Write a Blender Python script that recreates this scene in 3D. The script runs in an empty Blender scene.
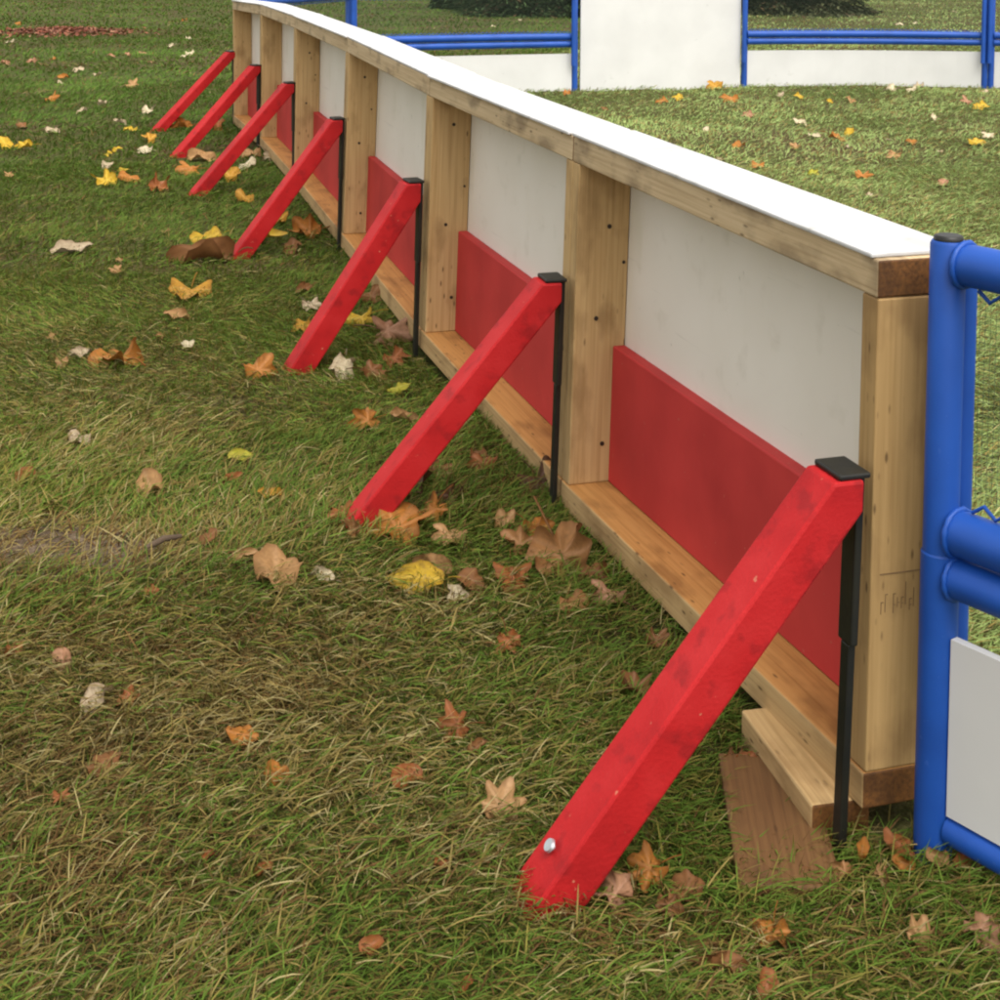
import bpy, math, random
import numpy as np
from mathutils import Vector, Matrix
rnd = random.Random(7); rng = np.random.default_rng(11)
C = bpy.context.scene.collection
sc = bpy.context.scene

# ------------------------------------------------------------------ camera (1000 px units)
F = 1500.0; HC = 1.125; PIT = math.radians(4.0); ROL = math.radians(0.3)
PPY = -58 + F * math.tan(PIT)
cam = bpy.data.cameras.new("camera"); co = bpy.data.objects.new("camera", cam); C.objects.link(co)
co.location = (0, 0, HC)
co.rotation_mode = 'XYZ'
co.matrix_world = Matrix.Translation((0, 0, HC)) @ Matrix.Rotation(math.pi/2 - PIT, 4, 'X') @ Matrix.Rotation(ROL, 4, 'Z')
cam.sensor_width = 36; cam.lens = 36 * F / 1000; cam.shift_y = -(500 - PPY) / 1000.0
cam.clip_start = 0.05; cam.clip_end = 1000
sc.camera = co

def ray(u, v):
    x = (u - 500) / F; y = -(v - PPY) / F
    c, s = math.cos(ROL), math.sin(ROL)
    x, y = c*x - s*y, s*x + c*y
    return (x, math.cos(PIT) + y*math.sin(PIT), -math.sin(PIT) + y*math.cos(PIT))
def at(u, v, z=0.0):                       # the spot of the lawn seen at a place of the photograph
    d = ray(u, v); t = (z - HC) / d[2]
    return Vector((d[0]*t, d[1]*t, z))

# ------------------------------------------------------------------ noise
def vnoise(x, y, scale, seed):
    r = np.random.default_rng(seed); T = r.random((64, 64))
    gx = np.asarray(x)*scale + 1000.3; gy = np.asarray(y)*scale + 1000.7
    ix = np.floor(gx).astype(int); iy = np.floor(gy).astype(int)
    fx = gx-ix; fy = gy-iy; fx = fx*fx*(3-2*fx); fy = fy*fy*(3-2*fy)
    a = T[ix % 64, iy % 64]; b = T[(ix+1) % 64, iy % 64]; c = T[ix % 64, (iy+1) % 64]; d = T[(ix+1) % 64, (iy+1) % 64]
    return (a*(1-fx)+b*fx)*(1-fy) + (c*(1-fx)+d*fx)*fy
def fbm(x, y, scale, seed):
    return (vnoise(x, y, scale, seed)*.5 + vnoise(x, y, scale*2.1, seed+1)*.3 + vnoise(x, y, scale*4.3, seed+2)*.2)
def ground_z(x, y):
    return (fbm(x, y, 1.3, 3)-.5)*.030 + (vnoise(x, y, 5.0, 9)-.5)*.012 - .016*np.exp(-(((x-.36)/.22)**2+((y-1.88)/.28)**2))

# ------------------------------------------------------------------ materials
def mat(name, rough=.6, spec=.4):
    m = bpy.data.materials.new(name); m.use_nodes = True
    nt = m.node_tree; b = nt.nodes['Principled BSDF']
    b.inputs['Roughness'].default_value = rough; b.inputs['Specular IOR Level'].default_value = spec
    return m, nt, b
def N(nt, t, **kw):
    n = nt.nodes.new(t)
    for k, v in kw.items():
        if k in n.inputs.keys(): n.inputs[k].default_value = v
        else: setattr(n, k, v)
    return n
def ramp(nt, fac, stops):
    r = nt.nodes.new('ShaderNodeValToRGB'); e = r.color_ramp.elements
    while len(e) < len(stops): e.new(.5)
    for q, (p, c) in zip(e, stops):
        q.position = p; q.color = (*c, 1) if len(c) == 3 else c
    nt.links.new(fac, r.inputs[0]); return r.outputs[0]
def mix(nt, fac, a, b, mode='MIX'):
    n = nt.nodes.new('ShaderNodeMix'); n.data_type = 'RGBA'; n.blend_type = mode
    for sock, v in ((n.inputs[0], fac), (n.inputs[6], a), (n.inputs[7], b)):
        if isinstance(v, (int, float)): sock.default_value = v
        elif isinstance(v, tuple): sock.default_value = (*v, 1)
        else: nt.links.new(v, sock)
    return n.outputs[2]
def attr(nt, name, out='Vector'):
    a = nt.nodes.new('ShaderNodeAttribute'); a.attribute_name = name; return a.outputs[out]
def noise(nt, vec, scale, detail=4, sx=None):
    if sx:
        mp = nt.nodes.new('ShaderNodeMapping'); mp.inputs['Scale'].default_value = sx
        nt.links.new(vec, mp.inputs[0]); vec = mp.outputs[0]
    n = nt.nodes.new('ShaderNodeTexNoise'); n.inputs['Scale'].default_value = scale; n.inputs['Detail'].default_value = detail
    nt.links.new(vec, n.inputs['Vector']); return n.outputs[0]
def bump(nt, b, h, strength, dist=.002):
    n = nt.nodes.new('ShaderNodeBump'); n.inputs['Strength'].default_value = strength; n.inputs['Distance'].default_value = dist
    nt.links.new(h, n.inputs['Height']); nt.links.new(n.outputs[0], b.inputs['Normal'])

def wood(name, light, mid, dark, stain, rough=.7):
    m, nt, b = mat(name, rough, .3)
    g = attr(nt, 'gr')
    fine = noise(nt, g, 1.0, 6, (4, 190, 190))
    broad = noise(nt, g, 1.0, 4, (2.2, 26, 26))
    c1 = ramp(nt, fine, [(.30, dark), (.48, mid), (.66, light)])
    c2 = ramp(nt, broad, [(.30, mid), (.55, light), (.75, tuple(min(1, x*1.1) for x in light))])
    c = mix(nt, .38, c1, c2)
    st = noise(nt, g, 1.0, 5, (7, 16, 16))
    sf = ramp(nt, st, [(.52, (0, 0, 0)), (.66, (1, 1, 1))])
    c = mix(nt, sf, c, mix(nt, .5, c, stain))
    vo = nt.nodes.new('ShaderNodeTexVoronoi'); mp = nt.nodes.new('ShaderNodeMapping'); mp.inputs['Scale'].default_value = (4.0, 13, 13)
    nt.links.new(g, mp.inputs[0]); nt.links.new(mp.outputs[0], vo.inputs['Vector'])
    kf = ramp(nt, vo.outputs['Distance'], [(.08, (1, 1, 1)), (.20, (0, 0, 0))])
    kf = mix(nt, 1.0, kf, ramp(nt, noise(nt, g, 1.0, 1, (4, 9, 9)), [(.47, (0, 0, 0)), (.55, (1, 1, 1))]), 'MULTIPLY')
    c = mix(nt, kf, c, mix(nt, .75, c, (.06, .028, .010)))
    nt.links.new(c, b.inputs['Base Color'])
    bump(nt, b, fine, .35, .0015)
    return m
M = {}
M['stud'] = wood('pine_stud', (.56, .385, .185), (.48, .31, .135), (.33, .20, .080), (.20, .11, .04))
M['endstud'] = wood('shade_toned_pine_stud', (.46, .295, .125), (.40, .25, .10), (.29, .17, .062), (.18, .10, .04))  # stud pine with shade put into its colour, offsets sun on near end stud
M['rail'] = wood('pine_rail', (.62, .475, .295), (.52, .385, .22), (.33, .22, .115), (.085, .05, .026))
M['sill'] = wood('wet_pine_sill', (.56, .30, .10), (.47, .235, .070), (.31, .14, .035), (.16, .07, .02), .5)
M['end'] = wood('dark_end_grain', (.20, .085, .022), (.12, .05, .016), (.045, .022, .010), (.03, .014, .007), .6)
M['scrap'] = wood('brown_scrap', (.16, .082, .030), (.125, .060, .022), (.075, .034, .013), (.07, .035, .015), .6)

def painted(name, base, var, scale=14, rough=.45, bmp=.25, speck=None, bscale=90):
    m, nt, b = mat(name, rough, .45)
    tc = nt.nodes.new('ShaderNodeTexCoord').outputs['Object']
    n1 = noise(nt, tc, scale, 5)
    c = ramp(nt, n1, [(.32, var), (.62, base)])
    if speck:
        n2 = noise(nt, tc, 75, 3)
        c = mix(nt, ramp(nt, n2, [(.70, (0, 0, 0)), (.75, (.8, .8, .8))]), c, speck)
    nt.links.new(c, b.inputs['Base Color'])
    if bmp: bump(nt, b, noise(nt, tc, bscale, 4), bmp, .002)
    return m
def red_paint():
    m, nt, b = mat('red_brace_paint', .6, .12)
    tc = nt.nodes.new('ShaderNodeTexCoord').outputs['Object']
    c = ramp(nt, noise(nt, tc, 9, 5), [(.30, (.31, .009, .011)), (.5, (.42, .013, .015)), (.72, (.47, .022, .024))])
    c = mix(nt, ramp(nt, noise(nt, tc, 26, 5), [(.56, (0, 0, 0)), (.68, (.55, .55, .55))]), c, (.20, .009, .011))
    c = mix(nt, ramp(nt, noise(nt, tc, 62, 3), [(.715, (0, 0, 0)), (.74, (.8, .8, .8))]), c, (.50, .16, .10))
    nt.links.new(c, b.inputs['Base Color'])
    bump(nt, b, noise(nt, tc, 190, 5), .50, .0014); return m
M['red'] = red_paint()
M['kick'] = painted('faded_red_board', (.55, .048, .046), (.43, .034, .034), 5, .6, .2, (.50, .12, .09), 40)
M['black'] = painted('black_steel', (.008, .0085, .008), (.016, .015, .010), 20, .45, .2)
M['blue'] = painted('blue_paint', (.010, .080, .40), (.007, .062, .32), 9, .5, .12, (.03, .10, .42), 60)
def cap_mat():
    m, nt, b = mat('white_plastic_cap', .45, .3)
    tc = nt.nodes.new('ShaderNodeTexCoord').outputs['Object']
    c = ramp(nt, noise(nt, tc, 9, 6), [(.30, (.46, .46, .455)), (.46, (.57, .57, .57)), (.66, (.63, .63, .64))])
    c = mix(nt, ramp(nt, noise(nt, tc, 34, 5), [(.60, (0, 0, 0)), (.72, (.5, .5, .5))]), c, (.36, .345, .31))
    nt.links.new(c, b.inputs['Base Color']); bump(nt, b, noise(nt, tc, 40, 4), .3, .002); return m
M['cap'] = cap_mat()
[m.node_tree.nodes['Principled BSDF'].inputs['Specular IOR Level'].__setattr__('default_value', .2) for m in (M['red'], M['kick'])]
M['zinc'] = painted('zinc_nail', (.55, .58, .62), (.4, .42, .46), 60, .3, .1); M['zinc'].node_tree.nodes['Principled BSDF'].inputs['Metallic'].default_value = .7
M['rust'] = painted('dark_screw', (.02, .012, .008), (.035, .018, .010), 60, .6, .1)
M['ink'] = painted('faded_ink', (.23, .14, .06), (.19, .115, .05), 60, .8, 0)
def panel_mat():
    m, nt, b = mat('white_hdpe', .5, .35)
    tc = nt.nodes.new('ShaderNodeTexCoord').outputs['Object']
    c = ramp(nt, noise(nt, tc, 3.5, 4), [(.3, (.82, .775, .69)), (.65, (.87, .83, .755))])
    st = noise(nt, tc, 1.0, 4, (6, 6, 2.0))
    c = mix(nt, ramp(nt, st, [(.60, (0, 0, 0)), (.80, (.5, .5, .5))]), c, (.60, .58, .40))
    sp = noise(nt, tc, 38, 2)
    c = mix(nt, ramp(nt, sp, [(.74, (0, 0, 0)), (.80, (.6, .6, .6))]), c, (.42, .40, .34))
    sc_ = noise(nt, tc, 1.0, 3, (3, 3, 60))
    c = mix(nt, ramp(nt, sc_, [(.66, (0, 0, 0)), (.71, (.18, .18, .18))]), c, (.45, .43, .38))
    md = noise(nt, tc, 16, 6)
    c = mix(nt, ramp(nt, md, [(.60, (0, 0, 0)), (.75, (.22, .22, .22))]), c, (.50, .46, .36))
    nt.links.new(c, b.inputs['Base Color']); return m
M['panel'] = panel_mat()
def board_mat():
    m, nt, b = mat('white_fence_board', .5, .3)
    tc = nt.nodes.new('ShaderNodeTexCoord').outputs['Object']
    c = ramp(nt, noise(nt, tc, 4, 4), [(.3, (.64, .64, .63)), (.65, (.70, .70, .69))])
    sp = noise(nt, tc, 9, 3)
    c = mix(nt, ramp(nt, sp, [(.69, (0, 0, 0)), (.76, (.5, .5, .5))]), c, (.45, .45, .42))
    nt.links.new(c, b.inputs['Base Color']); return m
M['board'] = board_mat()
def net_mat():
    m, nt, b = mat('fine_grey_net', .8, .1)
    b.inputs['Base Color'].default_value = (.09, .12, .09, 1)
    tr = nt.nodes.new('ShaderNodeBsdfTransparent'); mx = nt.nodes.new('ShaderNodeMixShader')
    g = attr(nt, 'gr')
    sp = nt.nodes.new('ShaderNodeSeparateXYZ'); nt.links.new(g, sp.inputs[0]); fs = []
    for q in (0, 1):
        d = N(nt, 'ShaderNodeMath', operation='DIVIDE'); nt.links.new(sp.outputs[q], d.inputs[0]); d.inputs[1].default_value = .008
        f = N(nt, 'ShaderNodeMath', operation='FRACT'); nt.links.new(d.outputs[0], f.inputs[0])
        l = N(nt, 'ShaderNodeMath', operation='LESS_THAN'); nt.links.new(f.outputs[0], l.inputs[0]); l.inputs[1].default_value = .07; fs.append(l.outputs[0])
    mxm = N(nt, 'ShaderNodeMath', operation='MAXIMUM'); nt.links.new(fs[0], mxm.inputs[0]); nt.links.new(fs[1], mxm.inputs[1]); nt.links.new(mxm.outputs[0], mx.inputs[0])
    nt.links.new(tr.outputs[0], mx.inputs[1]); nt.links.new(b.outputs[0], mx.inputs[2])
    nt.links.new(mx.outputs[0], nt.nodes['Material Output'].inputs['Surface']); return m
M['net'] = net_mat()
def vcol_mat(name, rough, spec, transl=0.0, spots=False):
    m, nt, b = mat(name, rough, spec)
    c = attr(nt, 'Col', 'Color')
    if spots:
        tc = nt.nodes.new('ShaderNodeTexCoord').outputs['Object']
        c = mix(nt, ramp(nt, noise(nt, tc, 70, 4), [(.56, (0, 0, 0)), (.74, (.5, .5, .5))]), c, (.10, .045, .02))
        c = mix(nt, ramp(nt, noise(nt, tc, 160, 3), [(.40, (.28, .28, .28)), (.6, (0, 0, 0))]), c, (.16, .08, .03))
    nt.links.new(c, b.inputs['Base Color'])
    if transl:
        t = nt.nodes.new('ShaderNodeBsdfTranslucent'); nt.links.new(c, t.inputs[0])
        mx = nt.nodes.new('ShaderNodeMixShader'); mx.inputs[0].default_value = transl
        nt.links.new(b.outputs[0], mx.inputs[1]); nt.links.new(t.outputs[0], mx.inputs[2])
        nt.links.new(mx.outputs[0], nt.nodes['Material Output'].inputs['Surface'])
    return m
M['grass'] = vcol_mat('grass_blades', .7, .12, .25)
M['leaf'] = vcol_mat('dry_leaf', .6, .15, .12, True)
M['needles'] = vcol_mat('conifer_needles', .7, .2, .1)
M['bark'] = painted('bark', (.10, .065, .04), (.05, .035, .022), 9, .9, .6, None, 25)
def soil_mat():
    m, nt, b = mat('lawn_soil', .95, .1)
    tc = nt.nodes.new('ShaderNodeTexCoord').outputs['Object']
    a = ramp(nt, noise(nt, tc, 55, 6), [(.32, (.036, .026, .012)), (.5, (.075, .055, .024)), (.68, (.15, .115, .055))])
    g = ramp(nt, noise(nt, tc, 40, 6), [(.32, (.030, .036, .010)), (.5, (.060, .074, .018)), (.70, (.11, .12, .036))])
    c = mix(nt, ramp(nt, noise(nt, tc, .9, 4), [(.35, (0, 0, 0)), (.6, (1, 1, 1))]), a, g)
    wv = mix(nt, 1.0, attr(nt, 'Col', 'Color'), noise(nt, tc, 14, 4), 'ADD')
    c = mix(nt, ramp(nt, wv, [(.80, (0, 0, 0)), (1.0, (1, 1, 1))]), c, ramp(nt, noise(nt, tc, 48, 6), [(.35, (.060, .042, .028)), (.55, (.13, .095, .065)), (.72, (.22, .17, .115))]))
    nt.links.new(c, b.inputs['Base Color']); bump(nt, b, noise(nt, tc, 120, 5), .8, .012); return m
M['soil'] = soil_mat()

# ------------------------------------------------------------------ mesh helper
class MB:
    def __init__(s): s.v = []; s.f = []; s.g = []; s.mi = []; s.sm = []
    def add(s, vs, fs, gr=None, mi=0, smooth=False):
        o = len(s.v); s.v += [tuple(p) for p in vs]
        s.g += [tuple(x) for x in (gr if gr is not None else vs)]
        for k, f in enumerate(fs):
            s.f.append(tuple(i+o for i in f)); s.mi.append(mi[k] if isinstance(mi, (list, tuple)) else mi); s.sm.append(smooth)
    def build(s, name, mats, parent=None, bevel=0):
        me = bpy.data.meshes.new(name)
        org = parent.matrix_world.translation if parent is not None else None
        loc = wpos(parent) if parent is not None else Vector((0, 0, 0))
        me.from_pydata([tuple(Vector(p)-loc) for p in s.v], [], s.f)
        for m in (mats if isinstance(mats, list) else [mats]): me.materials.append(m)
        me.polygons.foreach_set('material_index', s.mi); me.polygons.foreach_set('use_smooth', s.sm)
        a = me.attributes.new('gr', 'FLOAT_VECTOR', 'POINT'); a.data.foreach_set('vector', np.array(s.g, dtype=np.float32).ravel())
        me.update()
        o = bpy.data.objects.new(name, me); C.objects.link(o)
        if parent is not None: o.parent = parent
        if bevel:
            b = o.modifiers.new('edge', 'BEVEL'); b.width = bevel; b.segments = 2; b.limit_method = 'ANGLE'; b.angle_limit = math.radians(40)
        return o
def wpos(o):
    p = Vector((0, 0, 0))
    while o is not None: p += o.location; o = o.parent
    return p
def thing(name, label, cat, loc, group=None):
    o = bpy.data.objects.new(name, None); C.objects.link(o); o.location = loc; o.empty_display_size = .1
    return tag(o, label, cat, group)
def tag(o, label, cat, group=None):
    o['label'] = label; o['category'] = cat
    if group: o['group'] = group
    return o
BOXF = [(0, 3, 2, 1), (4, 5, 6, 7), (0, 1, 5, 4), (1, 2, 6, 5), (2, 3, 7, 6), (3, 0, 4, 7)]
def box(mb, pos, a, b, axis=0, endmat=False, front=None):
    """box between corners a,b in a local (s,y,z) space mapped by pos; axis = grain direction."""
    off = Vector((rnd.uniform(0, 50), rnd.uniform(0, 50), rnd.uniform(0, 50)))
    (s0, y0, z0), (s1, y1, z1) = a, b
    loc = [(s0, y0, z0), (s1, y0, z0), (s1, y1, z0), (s0, y1, z0), (s0, y0, z1), (s1, y0, z1), (s1, y1, z1), (s0, y1, z1)]
    gr = []
    for p in loc:
        q = (p[axis], p[(axis+1) % 3], p[(axis+2) % 3]); gr.append(Vector(q)+off)
    vs = [pos(*p) for p in loc]
    ctr = sum((Vector(v) for v in vs), Vector()) / 8
    n = (Vector(vs[1])-Vector(vs[0])).cross(Vector(vs[3])-Vector(vs[0]))
    fs = BOXF if n.dot(ctr-Vector(vs[0])) > 0 else [tuple(reversed(f)) for f in BOXF]
    mi = [0]*6
    if endmat: mi[5] = 1; mi[3] = 1
    if front is not None: mi[2] = front
    mb.add(vs, fs, gr, mi)
def tube(mb, pts, r, n=14, cap=True, smooth=True):
    pts = [Vector(p) for p in pts]; rings = []
    rr = r if isinstance(r, (list, tuple)) else [r]*len(pts)
    d0 = (pts[1]-pts[0]).normalized(); ref = Vector((0, 0, 1)) if abs(d0.z) < .9 else Vector((1, 0, 0))
    x = d0.cross(ref).normalized()
    vs = []; g = []; L = 0
    for i, p in enumerate(pts):
        d = (pts[min(i+1, len(pts)-1)]-pts[max(i-1, 0)]).normalized()
        x = (x-d*x.dot(d)).normalized(); y = d.cross(x)
        if i: L += (p-pts[i-1]).length
        for k in range(n):
            a = 2*math.pi*k/n; vs.append(p+(x*math.cos(a)+y*math.sin(a))*rr[i]); g.append((L, math.cos(a)*rr[i], math.sin(a)*rr[i]))
    fs = [(i*n+k, i*n+(k+1) % n, (i+1)*n+(k+1) % n, (i+1)*n+k) for i in range(len(pts)-1) for k in range(n)]
    mb.add(vs, fs, g, 0, smooth)
    if cap:
        mb.add(vs[:n], [tuple(reversed(range(n)))], g[:n]); mb.add(vs[-n:], [tuple(range(n))], g[-n:])

# ------------------------------------------------------------------ rink boards (six timber modules in a row)
JX = [(.464, 1.818), (.126, 2.93), (-.212, 4.012), (-.578, 5.42), (-.938, 6.765), (-1.290, 8.03), (-1.630, 9.126)]
JX = [Vector((x, y, 0)) for x, y in JX]
Z0 = [.036, .004, .024, .012, .020, .020, .010]
ZT = [.744, .752, .768, .782, .790, .788, .765]
LEAN = [.004, .028, .033, .034, .015, .010, .0]
H = .740; D = .110; T = .050; TC = .007
def frame_at(i):
    a, b = JX[i], JX[i+1]; L = (b-a).length; d = (b-a)/L
    n = Vector((-d.y, d.x, 0))            # points away from the rink, to the brace side
    def pos(s, y, z):
        t = s/L; le = LEAN[i]*(1-t)+LEAN[i+1]*t; z0 = Z0[i]*(1-t)+Z0[i+1]*t; z = z*(ZT[i]*(1-t)+ZT[i+1]*t-z0)/H
        p = a+d*s+n*(y-le*z); return Vector((p.x, p.y, z+z0))
    return pos, L, d, n
board_labels = [
    'nearest timber rink board with white plastic top, propped on planks beside the blue post',
    'second nearest timber rink board with white top and red lower board',
    'third nearest timber rink board, between the third and the middle red brace',
    'fourth nearest timber rink board, starting at the middle red brace',
    'fifth timber rink board in the row, second from the far end',
    'farthest timber rink board at the far end of the row']
for i in range(6):
    pos, L, d, n = frame_at(i)
    g = .0015
    root = thing('rink_board', board_labels[i], 'rink board', pos(0, 0, 0), 'timber rink boards in a row')
    e = True
    mb = MB(); box(mb, pos, (g, 0, H-TC-T), (L-g, -D, H-TC), 0, e); box_rail = mb.build('top_rail', [M['rail'], M['end']], root, .003)
    mb = MB(); jg = (0, .004, -.003, .003, -.002, .002)[i]; box(mb, pos, (.012, .004+jg, H-TC+.0004), (L-.001, -D-.020+jg, H), 0); mb.build('top_cap', M['cap'], root, .002)
    mb = MB(); box(mb, pos, (g, .002, 0), (L-g, -D, T), 0, e, 2); mb.build('bottom_rail', [M['sill'], M['end'], M['stud']], root, .003)
    for s0, s1 in ((g, .04), (L-.04, L-g)):
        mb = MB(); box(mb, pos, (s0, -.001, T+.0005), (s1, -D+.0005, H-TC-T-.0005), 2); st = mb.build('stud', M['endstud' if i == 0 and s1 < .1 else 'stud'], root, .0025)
        if i < 4 and s1 > .1:
            for k in range(5):
                mb = MB(); q = pos(s0, -D+.045+rnd.uniform(-.006, .006)-(.03 if k % 2 else .0)+.02*(k == 2), .12+.115*k+rnd.uniform(-.03, .03))
                tube(mb, [q-d*.0012, q+d*.002], .0035 if k % 2 else .0048, 8); mb.build('screw', M['rust'], st)
    mb = MB(); box(mb, pos, (g, -D-.0005, .01), (L-g, -D-.012, H-TC-.001), 0); mb.build('panel', M['panel'], root)
    mb = MB(); box(mb, pos, (.041, -D+.027, T+.001), (L-.041, -D+.0008, T+.272), 0); mb.build('kick_board', M['kick'], root, .003)
    if i == 0:
        # faint grader's stamp and a dark saw line on the end stud
        mb = MB()
        for (ya, yb, za, zb) in [(.002, .060, .3155, .3175)]:
            box(mb, pos, (g-.0006, -ya-.012, za), (g+.0002, -yb-.012, zb))
        for k in range(9):
            y = .016+k*.0058; z = .262+rnd.uniform(0, .012); h = rnd.uniform(.012, .034)
            if k in (2,): continue
            box(mb, pos, (g-.0006, -y, z), (g+.0002, -y-.0011, z+h))
            if rnd.random() < .6: box(mb, pos, (g-.0005, -y-.0011, z+h-.0015), (g+.0002, -y-.0042, z+h))
            if rnd.random() < .5: box(mb, pos, (g-.0005, -y-.0011, z+h*.4), (g+.0002, -y-.0038, z+h*.4+.0013))
        mb.build('timber_stamp', M['ink'], root)

# planks packed beneath the nearest board
def slab(name, label, c0, c1, w, z0, z1, m, side=1):
    a, b = Vector((c0.x, c0.y, 0)), Vector((c1.x, c1.y, 0)); L = (b-a).length; d = (b-a)/L; n = Vector((-d.y, d.x, 0))*side
    pos = lambda s, y, z: Vector((a.x+d.x*s+n.x*y, a.y+d.y*s+n.y*y, z))
    mb = MB(); box(mb, pos, (0, 0, z0), (L, w, z1), 0, True)
    o = mb.build(name, m, None, .004); return o
pk = slab('packing_plank', '', at(812, 806, .034), at(741, 710, .034), -.08, -.04, .035, [M['stud'], M['end']])
tag(pk, 'short pale plank wedged under the raised end of the nearest rink board', 'plank')
sp = slab('scrap_board', '', at(738, 884, .004), at(718, 752, .004), -.125, -.03, .004, [M['scrap'], M['scrap']])
tag(sp, 'flat brown board lying in the grass under the packing plank', 'board')

# ------------------------------------------------------------------ red braces
brace_labels = [
    'nearest and largest red brace with a shiny nail near its foot',
    'second nearest red brace, brown maple leaves heaped at its foot',
    'third nearest red brace, standing in bright green grass beside an orange leaf',
    'middle red brace of the seven, a large brown leaf lying against its foot',
    'third red brace from the far end of the row',
    'second red brace from the far end of the row',
    'farthest and smallest red brace, at the far end of the boards']
GB = [(.425, 1.806), (.104, 2.919), (-.232, 4.003), (-.591, 5.412), (-.942, 6.757), (-1.307, 8.024), (-1.630, 9.118)]
FOOT = [(.036, 1.688), (-.292, 2.818), (-.545, 3.885), (-.948, 5.264), (-1.364, 6.555), (-1.696, 7.71), (-2.048, 8.808)]
TOPX = [.010, .013, .013, .014, .004, .008, .003]; BZ = [.478, .462, .480, .480, .482, .455, .448]
for i in range(7):
    g0 = Vector((*GB[i], 0)); f0 = Vector((*FOOT[i], 0))
    o = f0-g0; Lh = o.length; o = o/Lh; w_ = Vector((-o.y, o.x, 0))
    top = BZ[i]; lean = TOPX[i]
    P = lambda d_, w, z: Vector((g0.x+o.x*d_+w_.x*w+lean*z/top, g0.y+o.y*d_+w_.y*w, z))
    root = thing('brace', brace_labels[i], 'brace', (g0.x, g0.y, 0), 'red braces propping the rink boards')
    hw = .035; tip = Lh+.036; sl = (top+.03)/(tip-.042); sh = .072
    prof = [(.001, top), (.042, top), (tip, -.03), (tip-sh, -.03), (.001, -.03+sl*(tip-sh-.001))]
    vs = [P(d_, -hw, z) for d_, z in prof]+[P(d_, hw, z) for d_, z in prof]; k = 5
    fs = [tuple(range(k)), tuple(range(2*k-1, k-1, -1))]+[(j, j+k, (j+1) % k+k, (j+1) % k) for j in range(k)]
    mb = MB(); mb.add(vs, fs)
    import_check = (vs[1]-vs[0]).cross(vs[2]-vs[0])
    if import_check.dot(w_) > 0: mb.f = [tuple(reversed(f)) for f in mb.f]
    beam = mb.build('beam', M['red'], root, .004)
    if i == 0:
        z_ = .058; d_ = .042+(top-z_)/sl; nrm = (o*sl+Vector((0, 0, 1))).normalized(); q = P(d_, -.004, z_)
        mb = MB(); tube(mb, [q-nrm*.004, q+nrm*.005], .0035, 10); tube(mb, [q+nrm*.005, q+nrm*.0085], [.0085, .0075], 16); mb.build('nail', M['zinc'], beam)
    # bent strap: plate over the top end, flat bar down the back
    mb = MB(); pp = lambda s, y, z: P(s, y, z)
    box(mb, pp, (-.009, -hw+.003, top+.0005), (.034, hw-.003, top+.008))
    box(mb, pp, (-.011, -.016, top*.545), (0, .016, top+.0003))
    mb.build('strap', M['black'], root, .0025)
    mb = MB(); box(mb, pp, (-.012, -.010, -.06), (-.001, .009, top*.545-.0005)); mb.build('stake', M['black'], root, .002)

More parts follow.
